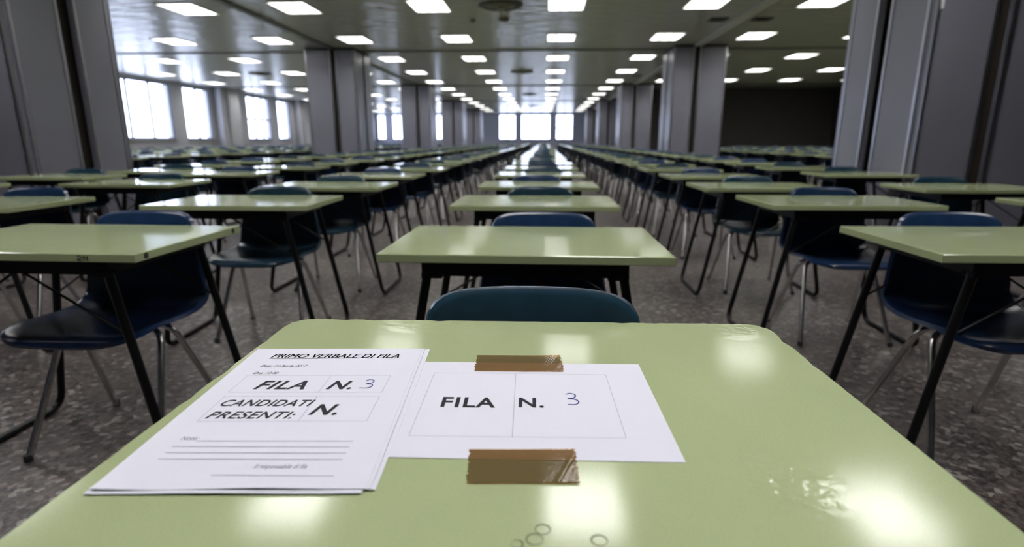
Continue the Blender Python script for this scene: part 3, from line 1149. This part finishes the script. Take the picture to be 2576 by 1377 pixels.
# scribble on the front edge of the first window-side desk, and dark edge plugs
sc = MB()
def stroke(mb, pts, w, y):
    for (x0, z0), (x1, z1) in zip(pts, pts[1:]):
        d = Vector((x1 - x0, z1 - z0)); n = Vector((-d.y, d.x)).normalized() * w
        mb.add([(x0 - n.x, y, z0 - n.y), (x1 - n.x, y, z1 - n.y), (x1 + n.x, y, z1 + n.y), (x0 + n.x, y, z0 + n.y)], [(0, 1, 2, 3)])
zb = TOP0 + .003
stroke(sc, [(.205, zb + .011), (.211, zb + .013), (.216, zb + .010), (.212, zb + .006), (.205, zb + .001), (.217, zb + .001)], .0011, -DESK_D / 2 - .0006)
stroke(sc, [(.222, zb), (.222, zb + .013), (.232, zb + .001), (.232, zb + .013)], .0011, -DESK_D / 2 - .0006)
stroke(sc, [(.204, zb + .004), (.234, zb + .009)], .0008, -DESK_D / 2 - .0006)
kid('pen_scribble', sc, M['mark'], scribbled, None)
for y in (-.19, .19):
    pl = MB()
    n = 14
    pl.add([(DESK_W / 2 + .0006, y + .008 * math.cos(2 * math.pi * k / n), TOP0 + .0105 + .008 * math.sin(2 * math.pi * k / n)) for k in range(n)]
           + [(DESK_W / 2 - .001, y + .008 * math.cos(2 * math.pi * k / n), TOP0 + .0105 + .008 * math.sin(2 * math.pi * k / n)) for k in range(n)],
           [tuple(range(n))] + [(k, n + k, n + (k + 1) % n, (k + 1) % n) for k in range(n)])
    kid('edge_plug', pl, M['mark'], scribbled, None)

# ----------------------------------------------------------------------------- papers on the front desk
def sheet(w, h, nx, ny, zf, th=.00025):
    mb = MB()
    vs, fs = [], []
    for lv in (0, 1):
        for j in range(ny + 1):
            for i in range(nx + 1):
                x, y = -w / 2 + w * i / nx, -h / 2 + h * j / ny
                vs.append((x, y, zf(x, y) + (0 if lv == 0 else th)))
    W = nx + 1
    S = W * (ny + 1)
    for j in range(ny):
        for i in range(nx):
            a = j * W + i
            fs.append((S + a, S + a + 1, S + a + W + 1, S + a + W))
            fs.append((a, a + W, a + W + 1, a + 1))
    edge = [i for i in range(W)] + [j * W + nx for j in range(1, ny + 1)] + [ny * W + i for i in range(nx - 1, -1, -1)] + [j * W for j in range(ny - 1, 0, -1)]
    for q in range(len(edge)):
        r = (q + 1) % len(edge)
        fs.append((edge[q], edge[r], S + edge[r], S + edge[q]))
    mb.add(vs, fs)
    return mb

FONT = bpy.data.fonts.load('<builtin>') if '<builtin>' in bpy.data.fonts else None
def text_verts(body, width, height, bold=0.0, shear=0.0, gap=1.0):
    """outline mesh of a line of text, scaled to the given width and cap height, origin at its left baseline"""
    cu = bpy.data.curves.new('printing', 'FONT')
    cu.body = body
    cu.size = 1.0
    cu.offset = bold
    cu.shear = shear
    cu.space_character = gap
    cu.resolution_u = 4
    o = bpy.data.objects.new('printing', cu)
    COL.objects.link(o)
    dg = bpy.context.evaluated_depsgraph_get()
    dg.update()
    me = bpy.data.meshes.new_from_object(o.evaluated_get(dg))
    vs = [v.co.copy() for v in me.vertices]
    fs = [tuple(p.vertices) for p in me.polygons]
    bpy.data.objects.remove(o)
    bpy.data.curves.remove(cu)
    bpy.data.meshes.remove(me)
    x0 = min(v.x for v in vs); x1 = max(v.x for v in vs)
    cap = 0.73
    sx, sy = width / (x1 - x0), height / cap
    return [((v.x - x0) * sx, v.y * sy) for v in vs], fs
class Ink:
    def __init__(s, zf):
        s.mb = MB(); s.zf = zf
    def text(s, body, x, y, width, height, bold=0.0, shear=0.0, mat=0):
        vs, fs = text_verts(body, width / 1000, height / 1000, bold, shear, 1.0 + 4.5 * bold)
        s.mb.cur = mat
        s.mb.add([(x / 1000 + a, y / 1000 + b, s.zf(x / 1000 + a, y / 1000 + b)) for a, b in vs], fs)
    def rule(s, x0, y0, x1, y1, w, mat=0):
        n = 16
        d = Vector((x1 - x0, y1 - y0)); nn = Vector((-d.y, d.x)).normalized() * w / 2
        vs, fs = [], []
        for i in range(n + 1):
            t = i / n
            for sg in (-1, 1):
                px, py = (x0 + d.x * t + nn.x * sg) / 1000, (y0 + d.y * t + nn.y * sg) / 1000
                vs.append((px, py, s.zf(px, py)))
            if i:
                fs.append((2 * i - 2, 2 * i, 2 * i + 1, 2 * i - 1))
        s.mb.cur = mat
        s.mb.add(vs, fs)
    def pen(s, pts, w, mat=0):
        P = [Vector((a / 1000, b / 1000, 0)) for a, b in pts]
        sm = []
        for i in range(len(P) - 1):
            p0, p1, p2, p3 = P[max(i - 1, 0)], P[i], P[i + 1], P[min(i + 2, len(P) - 1)]
            for k in range(6):
                t = k / 6
                sm.append(0.5 * (2 * p1 + (p2 - p0) * t + (2 * p0 - 5 * p1 + 4 * p2 - p3) * t * t + (3 * p1 - p0 - 3 * p2 + p3) * t ** 3))
        sm.append(P[-1])
        vs, fs = [], []
        for i, p in enumerate(sm):
            t = sm[min(i + 1, len(sm) - 1)] - sm[max(i - 1, 0)]
            n = Vector((-t.y, t.x, 0)).normalized() * w / 2000
            for q in (p - n, p + n):
                vs.append((q.x, q.y, s.zf(q.x, q.y)))
            if i:
                fs.append((2 * i - 2, 2 * i, 2 * i + 1, 2 * i - 1))
        s.mb.cur = mat
        s.mb.add(vs, fs)

Z0 = DESK_H + .0002
# the landscape sheet taped down
flat = lambda x, y: 0.0
lx, ly, la = -0.0295, 0.5262, 0.024
land = sheet(.297, .210, 12, 8, lambda x, y: .0006 * max(0, -x - .02) * 6 * (1 if y < -.07 else .4))
land_o = obj('paper_sheet', land, M['paper'], angle=None)
land_o.location = (lx, ly, Z0); land_o.rotation_euler = (0, 0, la)
tag(land_o, 'white landscape sheet printed FILA N. with handwritten 3, taped to the desk', 'paper sheet')
lz = lambda x, y: .0006 * max(0, -x - .02) * 6 * (1 if y < -.07 else .4) + .00045
ik = Ink(lz)
ik.rule(-91.5, 72, 105, 73, .3, 1); ik.rule(105, 73, 105.3, -67.5, .3, 1); ik.rule(105.3, -67.5, -91.5, -69.5, .3, 1); ik.rule(-91.5, -69.5, -91.5, 72, .3, 1); ik.rule(2.2, 72.5, 2.6, -68.5, .36, 1)
ik.text('FILA', -72, -11.6, 55.5, 22.5, .026)
ik.text('N.', 7, -9.8, 25.5, 21.5, .026)
obj('printing', ik.mb, [M['ink'], M['ink_grey']], land_o, angle=None)
pk = Ink(lambda x, y: lz(x, y) + .0001)
pk.pen([(56, 20), (61, 23), (66, 19), (64, 12), (58, 10.5), (65, 9), (68.5, 3), (65, -2.5), (57, -3.0)], 1.5)
obj('handwriting', pk.mb, M['pen'], land_o, angle=None)

# the forms stacked on its left end, topmost printed
fx, fy, fa = -0.2475, 0.5130, 0.0640            # the print runs slightly askew on the sheet
PRINT_TURN = -0.0105
fz0 = Z0 + .0018
def curl(x, y):
    t = max(0, -.118 - y) / .03
    return .0014 * t * t * (0.55 + .45 * math.sin(x * 46 + .6))
def curl2(x, y):
    t = max(0, -.112 - y) / .035
    return .0008 * t * t * (0.6 + .4 * math.sin(x * 38 + 2.2))
for nm, dx, dy, da, dz, cf, lab in (
        ('paper_sheet', .0085, .0015, -.006, -.00135, curl2, 'blank white form at the bottom of the stack, its corner showing furthest right'),
        ('paper_sheet', -.0012, -.0042, -.004, -.0009, curl2, 'white form in the stack whose lower edge pokes out furthest'),
        ('paper_sheet', .0035, .0002, .002, -.00045, curl, 'white form lying directly under the printed PRIMO VERBALE form')):
    o = obj(nm, sheet(.210, .297, 14, 40, cf), M['paper'], angle=None)
    o.location = (fx + dx, fy + dy, fz0 + dz); o.rotation_euler = (0, 0, fa + da)
    tag(o, lab, 'paper sheet', 'stack of white forms')
form = obj('paper_sheet', sheet(.210, .297, 14, 40, curl), M['paper'], angle=None)
form.location = (fx, fy, fz0); form.rotation_euler = (0, 0, fa)
tag(form, 'white form headed PRIMO VERBALE DI FILA on top of the stack', 'paper sheet', 'stack of white forms')
fz = lambda x, y: curl(x, y) + .00045
ik = Ink(fz)
I = 0.30
for q in (-.28, 0, .28):                       # struck three times for weight
    ik.text('PRIMO VERBALE DI FILA', -77.9 + q, 117.4, 157, 13.0, 0, I)
ik.rule(-78.2, 114.4, 78.8, 117.4, .9)
ik.text('Data: 14 Aprile 2017', -78.0, 88.6, 54.5, 6.6, 0, I)
ik.text('Ora: 10.00', -77.2, 67.9, 27.5, 6.6, 0, I)
def box(xl, xr, yt, yb, xd):
    ik.rule(xl, yt, xr, yt + .8, .28, 1); ik.rule(xr, yt + .8, xr, yb + .8, .28, 1); ik.rule(xr, yb + .8, xl, yb, .28, 1); ik.rule(xl, yb, xl, yt, .28, 1); ik.rule(xd, yb, xd, yt, .28, 1)
box(-81.5, 80.6, 63.5, 20.5, 13.6)
ik.text('FILA', -59.5, 29.0, 54.5, 21.8, .028, I)
ik.text('N.', 18.5, 29.1, 27.0, 21.5, .028, I)
box(-80.3, 80.6, 10.8, -42.2, 15.6)
ik.text('CANDIDATI', -75.5, -10.9, 93.0, 14.5, .018, I)
ik.text('PRESENTI:', -76.3, -36.5, 84.5, 14.5, .018, I)
ik.text('N.', 20.1, -28.6, 27.5, 22.5, .028, I)
ik.text('Note:', -76.9, -76.2, 15.5, 6.6, 0, I, 1)
ik.rule(-61.0, -78.1, 77.9, -77.9, .7, 1)
ik.rule(-77.1, -87.2, 77.5, -87.6, .7, 1); ik.rule(-77.1, -97.0, 77.4, -97.4, .7, 1); ik.rule(-77.1, -107.0, 77.3, -107.3, .7, 1)
ik.text('Il responsabile di fila', 8.4, -120.2, 43.0, 6.4, 0, I, 1)
ik.rule(-20.5, -130.2, 77.5, -131.0, .7, 1)
obj('printing', ik.mb, [M['ink'], M['ink_grey']], form, angle=None).rotation_euler = (0, 0, PRINT_TURN)
pk = Ink(lambda x, y: fz(x, y) + .0001)
pk.pen([(56.5, 50), (60.5, 53), (65.5, 50.5), (64.5, 44.5), (59, 42.5), (65, 41), (66.5, 36), (62, 31.8), (54, 32.0)], 1.3)
obj('handwriting', pk.mb, M['pen'], form, angle=None).rotation_euler = (0, 0, PRINT_TURN)

# strips of brown packing tape
def tape(corners, label, rough_end, seed):
    """corners TL, TR, BR, BL in millimetres on the landscape sheet; wrinkled near the right-hand end"""
    q = random.Random(seed)
    nx, ny = 60, 22
    TL, TR, BR, BL = [Vector((a / 1000, b / 1000)) for a, b in corners]
    jl = [q.uniform(-.0011, .0011) for _ in range(ny + 1)]
    jr = [q.uniform(-.0016, .0012) for _ in range(ny + 1)]
    mb = MB()
    vs, fs = [], []
    for j in range(ny + 1):
        t = j / ny
        for i in range(nx + 1):
            s = i / nx
            p = (BL * (1 - t) + TL * t) * (1 - s) + (BR * (1 - t) + TR * t) * s
            p = p + Vector((jl[j] * max(0, 1 - s * 14) + jr[j] * max(0, 1 - (1 - s) * 14), 0))
            r = max(0.0, (s - rough_end) / (1 - rough_end))
            wr = r * (.0005 * abs(math.sin(p.x * 700 + p.y * 330 + seed)) + .0004 * abs(math.sin(p.x * 380 - p.y * 800 + 2 * seed)) + .0009 * math.exp(-((p.x * 1000 - (BR.x * 1000 - 17) - (p.y - BR.y) * 380) / 1.6) ** 2))
            vs.append((p.x, p.y, .0008 + wr))
    W = nx + 1
    for j in range(ny):
        for i in range(nx):
            a = j * W + i
            fs.append((a, a + 1, a + W + 1, a + W))
    mb.add(vs, fs)
    o = obj('packing_tape', mb, M['tape'], angle=180)
    o.location = (lx, ly, Z0 + .0001); o.rotation_euler = (0, 0, la)
    tag(o, label, 'tape', 'brown tape strips on the landscape sheet')
tape([(-47.5, 127.0), (56.0, 129.0), (57.5, 79.5), (-46.0, 78.0)], 'brown tape strip across the far edge of the landscape sheet', .62, 3)
tape([(-33.5, -91.0), (57.0, -88.5), (57.6, -137.5), (-31.0, -140.5)], 'brown wrinkled tape strip across the near edge of the landscape sheet', .5, 8)
